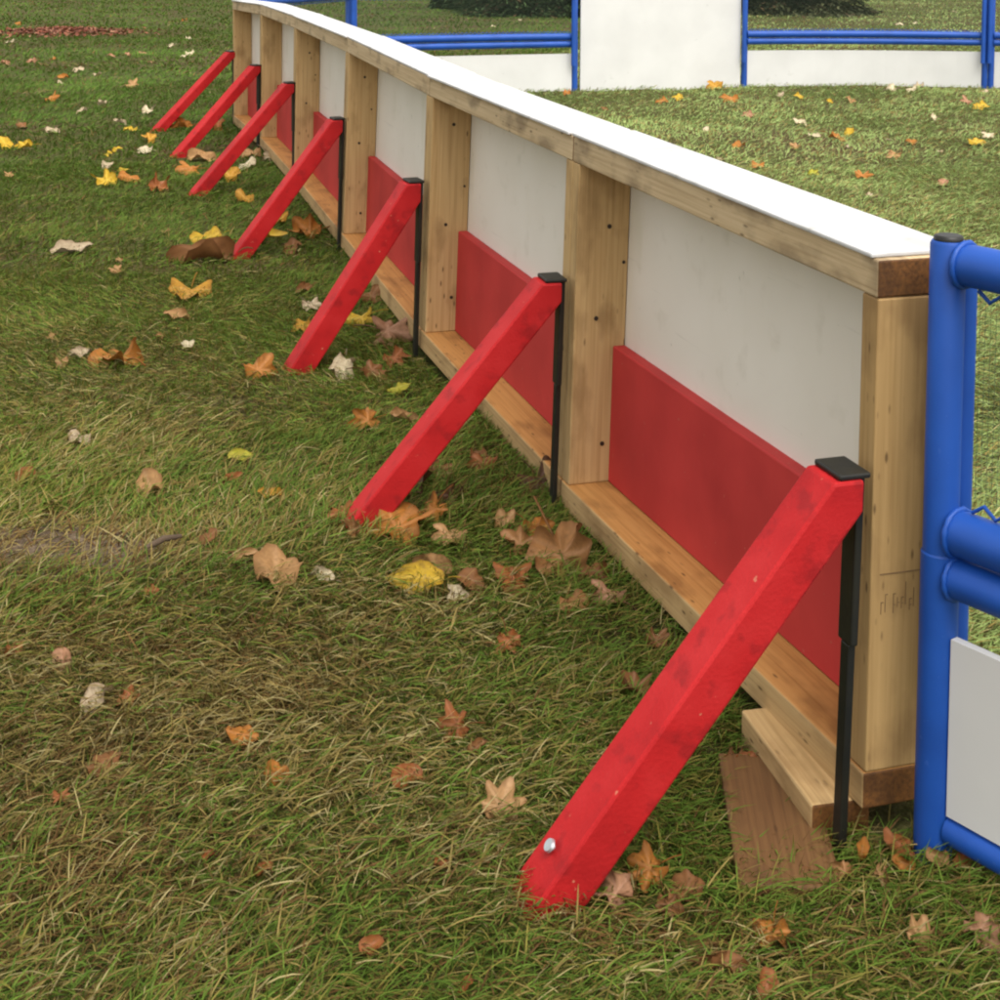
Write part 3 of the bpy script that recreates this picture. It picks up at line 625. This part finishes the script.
# u, v, width px, colour, kind, curl, tilt, label
LEAVES = [
 (70, 251, 38, 'pale', 'oval', .5, .15, 'long pale tan leaf lying alone on the left lawn, level with the middle brace foot'),
 (190, 293, 54, 'gold', 'maple', .8, .2, 'yellow orange maple leaf alone on the grass left of the third brace'),
 (178, 318, 24, 'tan', 'oval', .8, .3, 'small tan leaf just below the yellow orange maple leaf'),
 (122, 358, 66, 'orange', 'maple', 1.0, .15, 'large bright orange brown curled leaf alone on the left lawn'),
 (80, 353, 24, 'pale', 'oval', .9, .3, 'small pale leaf just left of the large bright orange brown leaf'),
 (188, 347, 18, 'cream', 'oval', .8, .3, 'tiny cream leaf right of the large bright orange brown leaf'),
 (258, 373, 40, 'orange', 'maple', .9, .5, 'ragged orange tan leaf touching the foot of the third nearest brace'),
 (80, 440, 28, 'pale', 'oval', .8, .2, 'pale grey tan leaf at left, between the orange brown leaf and the bare patch'),
 (25, 476, 22, 'rust', 'oval', .8, .4, 'small rusty leaf near the left edge above the bare patch'),
 (150, 493, 36, 'tan', 'oval', 1.0, .5, 'rounded tan cupped leaf above the dark twig'),
 (239, 461, 24, 'lime', 'oval', .5, .4, 'small yellow green leaf left of the second nearest brace'),
 (232, 484, 20, 'rust', 'oval', .6, .6, 'small rust coloured leaf right below the yellow green leaf'),
 (272, 500, 26, 'gold', 'oval', .6, .2, 'small golden orange leaf left of the second nearest brace foot'),
 (368, 428, 36, 'orange', 'maple', .7, .8, 'bright orange leaf standing up left of the second nearest brace'),
 (208, 541, 18, 'brown', 'oval', .7, .6, 'small brown upright leaf right of the dark twig'),
 (242, 558, 24, 'tan', 'oval', .9, .5, 'small tan leaf at the upper left of the large two part tan leaf'),
 (276, 578, 60, 'tan', 'oval', 1.1, .3, 'large pale tan curled leaf with two folds, left of the yellow leaf'),
 (322, 576, 28, 'cream', 'oval', .8, .4, 'small cream leaf just right of the large two fold tan leaf'),
 (418, 578, 56, 'yellow', 'oval', .5, .5, 'bright yellow leaf lying between the second brace foot and the big brown maple leaf'),
 (434, 566, 40, 'tan', 'oval', .9, .6, 'narrow tan leaf lying across the bright yellow leaf'),
 (457, 592, 28, 'cream', 'oval', 1.0, .3, 'small cream curled leaf at the lower end of the bright yellow leaf'),
 (472, 580, 28, 'brown', 'oval', .6, .5, 'small light brown leaf right of the bright yellow leaf'),
 (452, 538, 40, 'tan', 'maple', .7, .25, 'flat tan leaf above the bright yellow leaf, right of the second brace foot'),
 (562, 555, 104, 'chestnut', 'maple', .75, .6, 'biggest brown maple leaf, propped beside the end of the second board'),
 (512, 574, 44, 'rust', 'oval', .9, .3, 'reddish brown curled leaf at the left side of the biggest maple leaf'),
 (536, 530, 44, 'orange', 'maple', .8, .5, 'orange brown leaf behind the biggest maple leaf'),
 (612, 598, 42, 'pink', 'maple', .8, .3, 'pinkish brown leaf beside the bottom rail, right of the biggest maple leaf'),
 (508, 643, 36, 'rust', 'maple', .9, .5, 'brown maple leaf alone on combed green grass below the biggest maple leaf'),
 (632, 684, 48, 'brown', 'maple', .8, .2, 'brown leaf on the grass just left of the nearest brace, by the bottom rail'),
 (62, 666, 24, 'pink', 'oval', .6, .9, 'pointed pinkish leaf standing up near the left edge below the bare patch'),
 (97, 705, 42, 'pale', 'oval', .7, .15, 'pale greyish flat leaf near the left edge, below the pointed pinkish leaf'),
 (243, 742, 32, 'orange', 'oval', .5, .35, 'smooth orange brown oval leaf in the left foreground grass'),
 (275, 780, 24, 'orange', 'oval', 1.0, 1.0, 'small orange leaf standing upright below the smooth orange brown oval leaf'),
 (458, 726, 40, 'rust', 'maple', 1.0, .7, 'crumpled rust leaf with a pale raised tip left of the nearest brace'),
 (476, 748, 24, 'brown', 'oval', .8, .4, 'small brown leaf touching the crumpled rust leaf at its lower right'),
 (405, 781, 32, 'rust', 'oval', .7, .4, 'small reddish brown leaf left of the fan shaped tan leaf'),
 (500, 815, 52, 'tan', 'maple', .35, .6, 'fan shaped orange tan leaf left of the nearest brace, above its nail'),
 (370, 954, 28, 'rust', 'oval', .6, .7, 'rust coloured leaf standing in the grass at the bottom, left of the nearest brace'),
 (466, 991, 22, 'rust', 'oval', .7, .7, 'small rust leaf cut off by the bottom edge'),
 (100, 771, 38, 'brown', 'oval', .6, .15, 'dull brown leaf sunk in dry grass near the left edge'),
 (616, 894, 60, 'pink', 'maple', .9, .6, 'curled pinkish brown leaf against the foot of the nearest brace'),
 (650, 868, 56, 'orange', 'maple', .9, .4, 'orange brown leaf just behind the foot of the nearest brace'),
 (688, 884, 44, 'brown', 'oval', .8, .4, 'dark brown leaf between the nearest brace foot and the flat brown board'),
 (772, 928, 54, 'orange', 'maple', .9, .3, 'orange brown curled leaf in the grass in front of the flat brown board'),
 (722, 966, 54, 'brown', 'oval', 1.1, .4, 'dark hollow brown leaf near the bottom edge, left of an orange curled one'),
 (768, 984, 30, 'rust', 'oval', .8, .7, 'rust leaf standing up at the bottom edge below the orange curled one'),
 (920, 943, 50, 'tan', 'maple', .8, .35, 'tan leaf in the grass below the near blue post'),
 (980, 936, 56, 'pink', 'maple', .8, .5, 'large pinkish tan leaf at the bottom right edge'),
 (862, 853, 22, 'orange', 'oval', .9, 1.3, 'thin orange leaf standing upright beside the nearest black stake'),
 (938, 862, 26, 'tan', 'oval', .9, 1.3, 'thin tan leaf standing upright against the near blue post'),
 (962, 866, 22, 'rust', 'oval', .8, .9, 'small rust leaf leaning on the bottom blue rail'),
 (900, 848, 34, 'rust', 'oval', .8, .4, 'rusty leaf lying under the end of the nearest rink board'),
 (810, 868, 30, 'brown', 'oval', .7, .3, 'brown leaf lying across the end of the flat brown board'),
 (735, 748, 32, 'brown', 'maple', .9, .4, 'dark brown leaf in the shade at the far end of the packing plank'),
 (397, 531, 80, 'orange', 'maple', .6, .35, 'large orange brown maple leaf spread beside the foot of the second nearest brace'),
 (345, 516, 34, 'rust', 'maple', .9, .5, 'rusty leaf at the very tip of the second nearest brace'),
 (418, 490, 46, 'dark', 'oval', 1.0, .5, 'very dark brown leaf just behind the foot of the second nearest brace'),
 (452, 497, 34, 'dark', 'maple', 1.0, .4, 'small dark leaf right of the very dark brown one behind the second brace'),
 (478, 460, 28, 'brown', 'oval', .8, .4, 'brown leaf under the bottom rail left of the second black stake'),
 (540, 484, 46, 'dark', 'maple', .9, .5, 'dark leaf tucked against the end grain of the second board'),
 (387, 336, 50, 'pink', 'maple', 1.0, .6, 'large pinkish brown leaf leaning on the bottom rail behind the third brace'),
 (362, 320, 38, 'yellow', 'maple', .7, .4, 'yellow leaf behind the third nearest brace beside a pinkish brown one'),
 (344, 366, 36, 'cream', 'oval', .9, .4, 'cream yellow leaf right of the foot of the third nearest brace'),
 (372, 370, 36, 'brown', 'maple', .9, .3, 'brown leaf right of the cream yellow leaf near the third black stake'),
 (403, 425, 30, 'tan', 'oval', .8, .3, 'tan leaf behind the second nearest brace, right of the bright orange one'),
 (310, 234, 44, 'orange', 'maple', .9, .5, 'orange brown leaf in the shade behind the middle brace'),
 (292, 250, 26, 'brown', 'oval', .8, .4, 'brown leaf below the orange brown leaf behind the middle brace'),
 (258, 241, 44, 'yellow', 'maple', .8, .4, 'yellow leaf right of the foot of the middle brace'),
 (276, 224, 28, 'gold', 'maple', .8, .4, 'golden leaf behind the middle brace, above the yellow one'),
 (203, 259, 62, 'brown', 'oval', .9, .3, 'large brown leaf lying at the foot of the middle brace'),
 (207, 240, 30, 'yellow', 'oval', .7, .4, 'small yellow leaf left of the middle brace, above the large brown leaf'),
 (245, 201, 26, 'gold', 'oval', .8, .4, 'golden leaf under the fifth brace from the front'),
 (158, 190, 36, 'rust', 'maple', 1.0, .4, 'rusty tan curled leaf left of the fifth brace foot'),
 (106, 184, 36, 'yellow', 'maple', .8, .4, 'bright yellow leaf on the left lawn left of a rusty curled leaf'),
 (128, 180, 26, 'orange', 'oval', .8, .5, 'small orange leaf touching the bright yellow leaf on the left lawn'),
 (192, 172, 32, 'orange', 'maple', .8, .4, 'orange leaf just left of the fifth brace, below the sixth'),
 (201, 158, 32, 'tan', 'oval', .9, .4, 'tan leaf between the feet of the fifth and sixth braces'),
 (184, 127, 30, 'orange', 'maple', .8, .4, 'orange leaf under the farthest brace'),
 (218, 128, 26, 'rust', 'oval', .8, .4, 'rust leaf between the two farthest braces by the board'),
 (230, 178, 34, 'gold', 'maple', .9, .4, 'golden brown leaf beneath the fifth brace near the boards'),
 (253, 156, 28, 'tan', 'maple', .9, .4, 'tan leaf by the fifth black stake at the foot of the boards'),
 (272, 158, 30, 'pale', 'maple', .9, .6, 'pale leaf leaning on the boards beside the fifth black stake'),
 (148, 112, 20, 'cream', 'maple', .8, .4, 'bright cream leaf left of the farthest brace, the palest on the lawn'),
 (150, 140, 22, 'gold', 'maple', .8, .4, 'golden leaf left of the foot of the sixth brace'),
 (146, 152, 20, 'cream', 'oval', .8, .3, 'cream leaf left of the sixth brace, below the golden one'),
 (26, 146, 24, 'yellow', 'maple', .8, .4, 'yellow leaf at the left edge of the lawn, right one of a close pair'),
 (5, 145, 22, 'yellow', 'oval', .8, .4, 'yellow leaf cut by the left edge of the photo'),
 (52, 132, 18, 'pale', 'oval', .8, .3, 'pale leaf above the close pair of yellow leaves at the left edge'),
 (22, 128, 16, 'brown', 'oval', .8, .3, 'small brown leaf above the close pair of yellow leaves at the left edge'),
 (50, 101, 20, 'orange', 'maple', .9, .4, 'small orange leaf on the left lawn below a pale one'),
 (133, 86, 18, 'tan', 'maple', .9, .6, 'small tan leaf standing left of the farthest brace top'),
 (78, 71, 13, 'pale', 'oval', .9, .4, 'tiny pale leaf on the left lawn right of a tiny orange one'),
 (63, 78, 14, 'orange', 'oval', .9, .4, 'tiny orange leaf on the left lawn left of a tiny pale one'),
 (32, 62, 16, 'pink', 'maple', .8, .4, 'tiny pinkish leaf on the far left lawn below the dark red leaf drift'),
 # rink side
 (716, 88, 20, 'gold', 'maple', .8, .6, 'golden leaf against the foot of the tall white board'),
 (731, 100, 26, 'orange', 'maple', .8, .3, 'orange leaf on the rink grass below the corner of the tall white board'),
 (799, 98, 15, 'yellow', 'maple', .8, .4, 'yellow leaf on the rink grass left of the right far panel leaves'),
 (822, 79, 22, 'orange', 'maple', .9, .6, 'orange leaf leaning on the lower white panel of the right far fence'),
 (750, 115, 18, 'pink', 'maple', .8, .3, 'pinkish leaf on the rink grass below the tall white board'),
 (800, 124, 16, 'cream', 'oval', .8, .4, 'cream leaf in the middle of the rink grass above an orange and yellow pair'),
 (836, 138, 26, 'orange', 'maple', .7, .2, 'orange leaf in the middle of the rink grass, the largest of a row of three'),
 (814, 137, 20, 'cream', 'oval', .5, .1, 'cream leaf at the left end of a row of three on the rink grass'),
 (849, 133, 14, 'yellow', 'oval', .8, .8, 'yellow leaf at the right end of a row of three on the rink grass'),
 (850, 101, 16, 'tan', 'maple', .8, .4, 'tan leaf on the rink grass above the row of three leaves'),
 (829, 103, 10, 'yellow', 'oval', .8, .4, 'tiny yellow leaf on the rink grass left of a tan leaf'),
 (892, 90, 19, 'cream', 'maple', .8, .3, 'cream yellow leaf on the rink grass near the right far panel'),
 (911, 92, 14, 'cream', 'oval', .8, .3, 'small cream leaf right of the cream yellow one near the right far panel'),
 (956, 80, 18, 'orange', 'maple', .8, .4, 'orange leaf near the foot of the last far blue post'),
 (967, 103, 15, 'pink', 'maple', .8, .6, 'pink tan leaf on the rink grass touching a bright yellow one'),
 (980, 107, 22, 'yellow', 'maple', .6, .4, 'bright yellow leaf on the rink grass near the right edge'),
 (934, 117, 13, 'cream', 'maple', .8, .5, 'small cream leaf alone on the rink grass left of the bright yellow one'),
 (911, 142, 14, 'orange', 'oval', .8, .4, 'small orange leaf alone in the right half of the rink grass'),
 (894, 156, 20, 'tan', 'maple', .8, .4, 'tan leaf on the rink grass below the small lone orange one'),
 (975, 144, 24, 'yellow', 'maple', .7, .3, 'yellow leaf near the right edge of the rink grass, below the bright yellow one'),
 (989, 138, 15, 'cream', 'maple', .8, .5, 'cream leaf at the right edge of the rink grass'),
 (796, 146, 15, 'tan', 'maple', .8, .3, 'small tan leaf at the lower left of the row of three leaves'),
 (739, 145, 17, 'orange', 'oval', .7, .2, 'dull orange leaf on the rink grass above the white board top'),
 (758, 165, 20, 'orange', 'maple', .8, .3, 'orange leaf peeping over the white board top'),
 (812, 173, 16, 'lime', 'maple', .8, .5, 'yellow green leaf on the rink grass beyond the nearest board top'),
 (862, 176, 20, 'orange', 'maple', .8, .4, 'orange leaf on the rink grass right of the yellow green one'),
 (943, 185, 15, 'pink', 'oval', .8, .3, 'small pinkish leaf low on the rink grass near the right edge'),
 (706, 132, 12, 'cream', 'oval', .8, .4, 'tiny cream leaf on the rink grass below the left of the tall white board'),
 (567, 95, 13, 'orange', 'maple', .8, .5, 'orange leaf at the foot of the blue post left of the tall white board'),
 (662, 102, 18, 'orange', 'maple', .8, .3, 'orange tan leaf in front of the middle of the tall white board'),
 (679, 99, 16, 'yellow', 'maple', .8, .4, 'yellow leaf right beside the orange tan leaf in front of the tall white board'),
 (605, 111, 9, 'brown', 'oval', .8, .6, 'tiny brown leaf peeping over the board tops before the tall white board'),
 (305, 290, 20, 'brown', 'oval', .8, .4, 'small brown leaf left of the third brace, level with the yellow orange maple leaf'),
 (310, 305, 22, 'pale', 'maple', .8, .4, 'small pale leaf just left of the upper half of the third nearest brace'),
 (303, 326, 24, 'gold', 'maple', .8, .4, 'small golden leaf left of the third brace, above its foot'),
 (352, 219, 30, 'orange', 'maple', .9, .5, 'orange leaf touching the bottom rail behind the middle brace'),
 (394, 357, 34, 'rust', 'maple', .9, .5, 'rust leaf at the bottom rail beside the third black stake'),
 (398, 392, 24, 'lime', 'oval', .8, .4, 'small yellowish leaf in front of the bottom rail before the second brace'),
 (372, 300, 30, 'brown', 'maple', .9, .6, 'brown leaf leaning on the bottom rail above a pinkish brown one'),
 (325, 212, 24, 'brown', 'maple', .9, .5, 'brown leaf at the bottom rail near the fourth black stake'),
 (300, 178, 26, 'tan', 'maple', .9, .6, 'tan leaf against the boards between the fourth and fifth black stakes'),
 (287, 167, 22, 'gold', 'maple', .9, .5, 'golden leaf at the foot of the boards behind the fifth brace'),
 (247, 166, 22, 'cream', 'oval', .8, .4, 'cream leaf between the fifth brace and the boards'),
 (262, 141, 22, 'orange', 'maple', .9, .5, 'orange leaf against the boards near the sixth black stake'),
 (436, 474, 34, 'brown', 'maple', .9, .4, 'brown leaf in the shade behind the second brace, above the dark ones'),
 (484, 468, 30, 'rust', 'maple', .9, .4, 'rust leaf close to the bottom rail left of the second black stake'),
 (503, 524, 34, 'tan', 'maple', .9, .4, 'tan leaf left of the orange brown leaf behind the biggest maple leaf'),
 (520, 545, 40, 'chestnut', 'maple', .9, .5, 'chestnut leaf at the upper left of the biggest maple leaf'),
 (575, 604, 34, 'chestnut', 'oval', .9, .4, 'chestnut leaf just below the biggest maple leaf'),
 (598, 572, 36, 'brown', 'maple', .9, .5, 'brown leaf squeezed between the biggest maple leaf and the bottom rail'),
 (655, 640, 30, 'brown', 'maple', .9, .5, 'brown leaf in the shade of the bottom rail behind the nearest brace'),
 (744, 752, 28, 'rust', 'oval', .9, .5, 'rust leaf on the upper end of the flat brown board'),
 (845, 866, 34, 'chestnut', 'maple', .9, .5, 'chestnut leaf heaped below the foot of the nearest black stake'),
 (882, 872, 32, 'tan', 'maple', .9, .5, 'tan leaf in the grass between the black stake and the near blue post'),
 (905, 866, 26, 'orange', 'oval', .9, 1.1, 'orange sliver of a leaf standing left of the near blue post'),
 (668, 902, 40, 'brown', 'maple', .9, .4, 'brown leaf in front of the orange brown one behind the nearest brace foot'),
 (352, 532, 30, 'chestnut', 'maple', .9, .6, 'chestnut leaf under the tip of the second nearest brace'),
 (432, 512, 46, 'orange', 'maple', .8, .4, 'orange brown leaf trailing right from the heap at the second brace foot'),
]
# far small leaves that nothing tells apart: colour -> label, places
FAR = [
 ('cream', 'tiny cream leaf on the left lawn beyond the farthest brace', 'tiny cream leaves on the far left lawn', [(172, 46, 10), (190, 53, 14), (183, 57, 8), (10, 42, 13), (188, 38, 9)]),
 ('pink', 'tiny pinkish tan leaf on the far left lawn', 'tiny pinkish leaves on the far left lawn', [(142, 53, 9), (128, 56, 9), (111, 57, 8), (5, 64, 14), (150, 62, 10)]),
 ('pale', 'small pale tan leaf on the left lawn before the two farthest braces', 'small pale leaves on the left lawn', [(120, 123, 16), (107, 166, 16), (104, 105, 15), (83, 111, 14), (98, 75, 12), (60, 84, 10)]),
 ('yellow', 'small yellow leaf on the left lawn left of the fifth and sixth braces', 'small yellow leaves on the left lawn', [(131, 130, 18), (117, 150, 14), (108, 155, 12), (122, 172, 14)]),
 ('orange', 'tiny orange leaf on the lawn left of the dark red leaf drift or above it', 'tiny orange leaves on the far left lawn', [(18, 24, 9), (184, 21, 8), (52, 60, 8)]),
 ('tan', 'small dull tan leaf sunk in grass left of the third brace', 'small dull tan leaves at the left', [(10, 174, 12), (166, 232, 12), (120, 262, 12), (117, 272, 14), (160, 338, 14), (52, 338, 14), (62, 362, 18)]),
 ('rust', 'small dull brown leaf sunk in dry grass in the left foreground', 'small dull brown leaves in the left foreground', [(12, 656, 26), (130, 700, 28), (60, 800, 20), (210, 860, 22), (265, 872, 22), (440, 870, 22), (150, 590, 18)]),
 ('cream', 'tiny cream leaf on the grass beyond the far blue fence', 'tiny leaves beyond the far fence', [(493, 27, 7), (520, 20, 5), (898, 25, 10), (915, 24, 6), (955, 12, 7), (850, 16, 6), (430, 22, 6)]),
 ('pale', 'small pale leaf low in the rink grass', 'small pale leaves in the rink grass', [(888, 140, 7), (848, 146, 8), (720, 160, 9), (940, 150, 8), (870, 196, 12), (780, 96, 12), (920, 86, 14), (985, 92, 10)]),
]
for u, v, w, c, k, cu, ti, lab in LEAVES: leaf(u, v, w, c, k, lab, cu, ti)
for c, lab, grp, pts in FAR:
    for u, v, w in pts: leaf(u, v, w, c, 'maple' if (u+v) % 3 else 'oval', lab, .8, None, grp)

# ------------------------------------------------------------------ twig, leaf drift, conifers
mb = MB(); a, b = at(146, 548, .02), at(181, 536, .025); tube(mb, [a, (a+b)/2+Vector((0, 0, .006)), b], [.005, .0065, .004], 8)
tw = mb.build('twig', M['bark'], None); tag(tw, 'short dark twig lying by the bare patch at the left', 'twig')
r_ = np.random.default_rng(5); nL = 1400
dx = r_.normal(0, .42, nL); dy = r_.normal(0, .40, nL); cx, cy = patch_c.x, patch_c.y
az = r_.uniform(0, 6.28, nL); sz = r_.uniform(.03, .07, nL); tl = r_.uniform(-.6, .6, (nL, 2))
base = np.stack([cx+dx, cy+dy, .03+.06*np.exp(-(dx/.5)**2-(dy/.5)**2)*r_.random(nL)], -1)
q = np.array([[-.5, 0], [0, -.32], [.5, 0], [0, .32]])
V = np.zeros((nL, 4, 3))
for j in range(4):
    X = q[j, 0]*sz; Y = q[j, 1]*sz
    V[:, j, 0] = base[:, 0]+X*np.cos(az)-Y*np.sin(az); V[:, j, 1] = base[:, 1]+X*np.sin(az)+Y*np.cos(az); V[:, j, 2] = base[:, 2]+X*tl[:, 0]+Y*tl[:, 1]
pal = np.array([(.20, .05, .03), (.13, .035, .025), (.26, .10, .06), (.09, .03, .02), (.32, .16, .10)])
cc = np.repeat(pal[r_.integers(0, 5, nL)][:, None, :], 4, 1).reshape(-1, 3)
me = bpy.data.meshes.new('leaf_drift'); b4 = np.arange(nL)*4
raw_mesh(me, V.reshape(-1, 3), np.stack([b4, b4+1, b4+2, b4+3], -1), None, cc, False); me.materials.append(M['leaf'])
ld = bpy.data.objects.new('leaf_drift', me); C.objects.link(ld); tag(ld, 'drift of dark red leaves on the far left lawn', 'leaf drift'); ld['kind'] = 'stuff'

def conifer(label, x, y, rad, h, seed, tone):
    r = np.random.default_rng(seed)
    root = thing('conifer_tree', label, 'tree', (x, y, 0), 'conifers beyond the far fence')
    mb = MB(); tube(mb, [Vector((x, y, -.1)), Vector((x+.02, y, h*.4)), Vector((x, y, h*.98))], [rad*.11, rad*.07, .01], 12)
    nb_ = 150; V = []; Cc = []
    for i in range(nb_):
        f = (i/nb_)**1.7; z0 = .06+f*h*.93; L = rad*(1-f)**.9*r.uniform(.75, 1.12)+.12; a = r.uniform(0, 6.28)
        droop = r.uniform(.10, .30); d = np.array([math.cos(a), math.sin(a)])
        tube(mb, [Vector((x, y, z0+.12)), Vector((x+d[0]*L*.5, y+d[1]*L*.5, z0+.10)), Vector((x+d[0]*L*.92, y+d[1]*L*.92, max(.05, z0-droop*L*.4)))], [.022, .013, .004], 5)
        m = int(300*L/rad)+40
        t = r.random(m)**.7; side = r.normal(0, .16, m)*L*(.25+.9*np.sin(t*2.6)); 
        px = x+d[0]*L*t-d[1]*side; py = y+d[1]*L*t+d[0]*side; pz = z0+.1-(droop*L*.6)*t*t+r.normal(0, .05, m)-np.abs(side)*.25
        pz = np.maximum(pz, .02+.05*r.random(m))
        aa = a+r.normal(0, .7, m)+np.sign(side)*.5; ll = r.uniform(.06, .15, m); ww = r.uniform(.012, .03, m); dz = r.uniform(-.6, .25, m)*ll
        Q = np.zeros((m, 4, 3)); ca, sa = np.cos(aa), np.sin(aa)
        Q[:, 0] = np.stack([px, py, pz], -1); Q[:, 1] = np.stack([px+ca*ll*.5-sa*ww, py+sa*ll*.5+ca*ww, pz+dz*.5+.01], -1)
        Q[:, 2] = np.stack([px+ca*ll, py+sa*ll, pz+dz], -1); Q[:, 3] = np.stack([px+ca*ll*.5+sa*ww, py+sa*ll*.5-ca*ww, pz+dz*.5+.01], -1)
        V.append(Q.reshape(-1, 3)); c = np.array(tone)*(.6+.9*r.random((m, 1)))
        c = np.where(r.random((m, 1)) < .14, np.array([.10, .06, .03]), c); Cc.append(np.repeat(c[:, None], 4, 1).reshape(-1, 3))
    mb.build('trunk', M['bark'], root)
    V = np.concatenate(V)-np.array([x, y, 0]); me = bpy.data.meshes.new('crown'); b4 = np.arange(len(V)//4)*4
    raw_mesh(me, V, np.stack([b4, b4+1, b4+2, b4+3], -1), None, np.concatenate(Cc), False); me.materials.append(M['needles'])
    o = bpy.data.objects.new('crown', me); C.objects.link(o); o.parent = root
conifer('dark conifer with low boughs seen over the left far fence', .74, 23.6, 1.35, 6.5, 21, (.045, .075, .026))
conifer('small low conifer left of the larger dark one', -.46, 25.4, .55, 2.8, 22, (.05, .085, .03))
conifer('broad brownish conifer just right of the tall white board', 4.55, 24.4, 1.5, 7.0, 23, (.060, .066, .028))

# ------------------------------------------------------------------ light
w = bpy.data.worlds.new('World'); sc.world = w; w.use_nodes = True; nt = w.node_tree
bg = nt.nodes['Background']; sky = nt.nodes.new('ShaderNodeTexSky'); sky.sky_type = 'NISHITA'; sky.sun_disc = False
EL, AZ = math.radians(63), math.radians(150)      # azimuth clockwise from +Y: sun behind the camera to the right
sky.sun_elevation = EL; sky.sun_rotation = AZ; sky.air_density = 1.0; sky.dust_density = 4.0; sky.ozone_density = 1.0
hs = nt.nodes.new('ShaderNodeHueSaturation'); hs.inputs['Saturation'].default_value = .12
nt.links.new(sky.outputs[0], hs.inputs['Color']); wt = mix(nt, 1.0, hs.outputs[0], (1.0, .97, .92), 'MULTIPLY'); nt.links.new(wt, bg.inputs['Color']); bg.inputs['Strength'].default_value = .15
sun = bpy.data.lights.new('sun', 'SUN'); so = bpy.data.objects.new('sun', sun); C.objects.link(so)
sun.energy = .8; sun.angle = math.radians(45); sun.color = (1, .96, .90)
dv = Vector((math.sin(AZ)*math.cos(EL), math.cos(AZ)*math.cos(EL), math.sin(EL)))
so.rotation_euler = dv.to_track_quat('Z', 'Y').to_euler()
sc.view_settings.view_transform = 'Standard'; sc.view_settings.look = 'None'; sc.view_settings.gamma = 1; sc.view_settings.exposure = 1.0
sc.view_settings.use_curve_mapping = False
sc.render.engine = 'CYCLES'; sc.cycles.max_bounces = 6; sc.cycles.transparent_max_bounces = 16; sc.cycles.use_denoising = True
sc.cycles.filter_width = 2.2
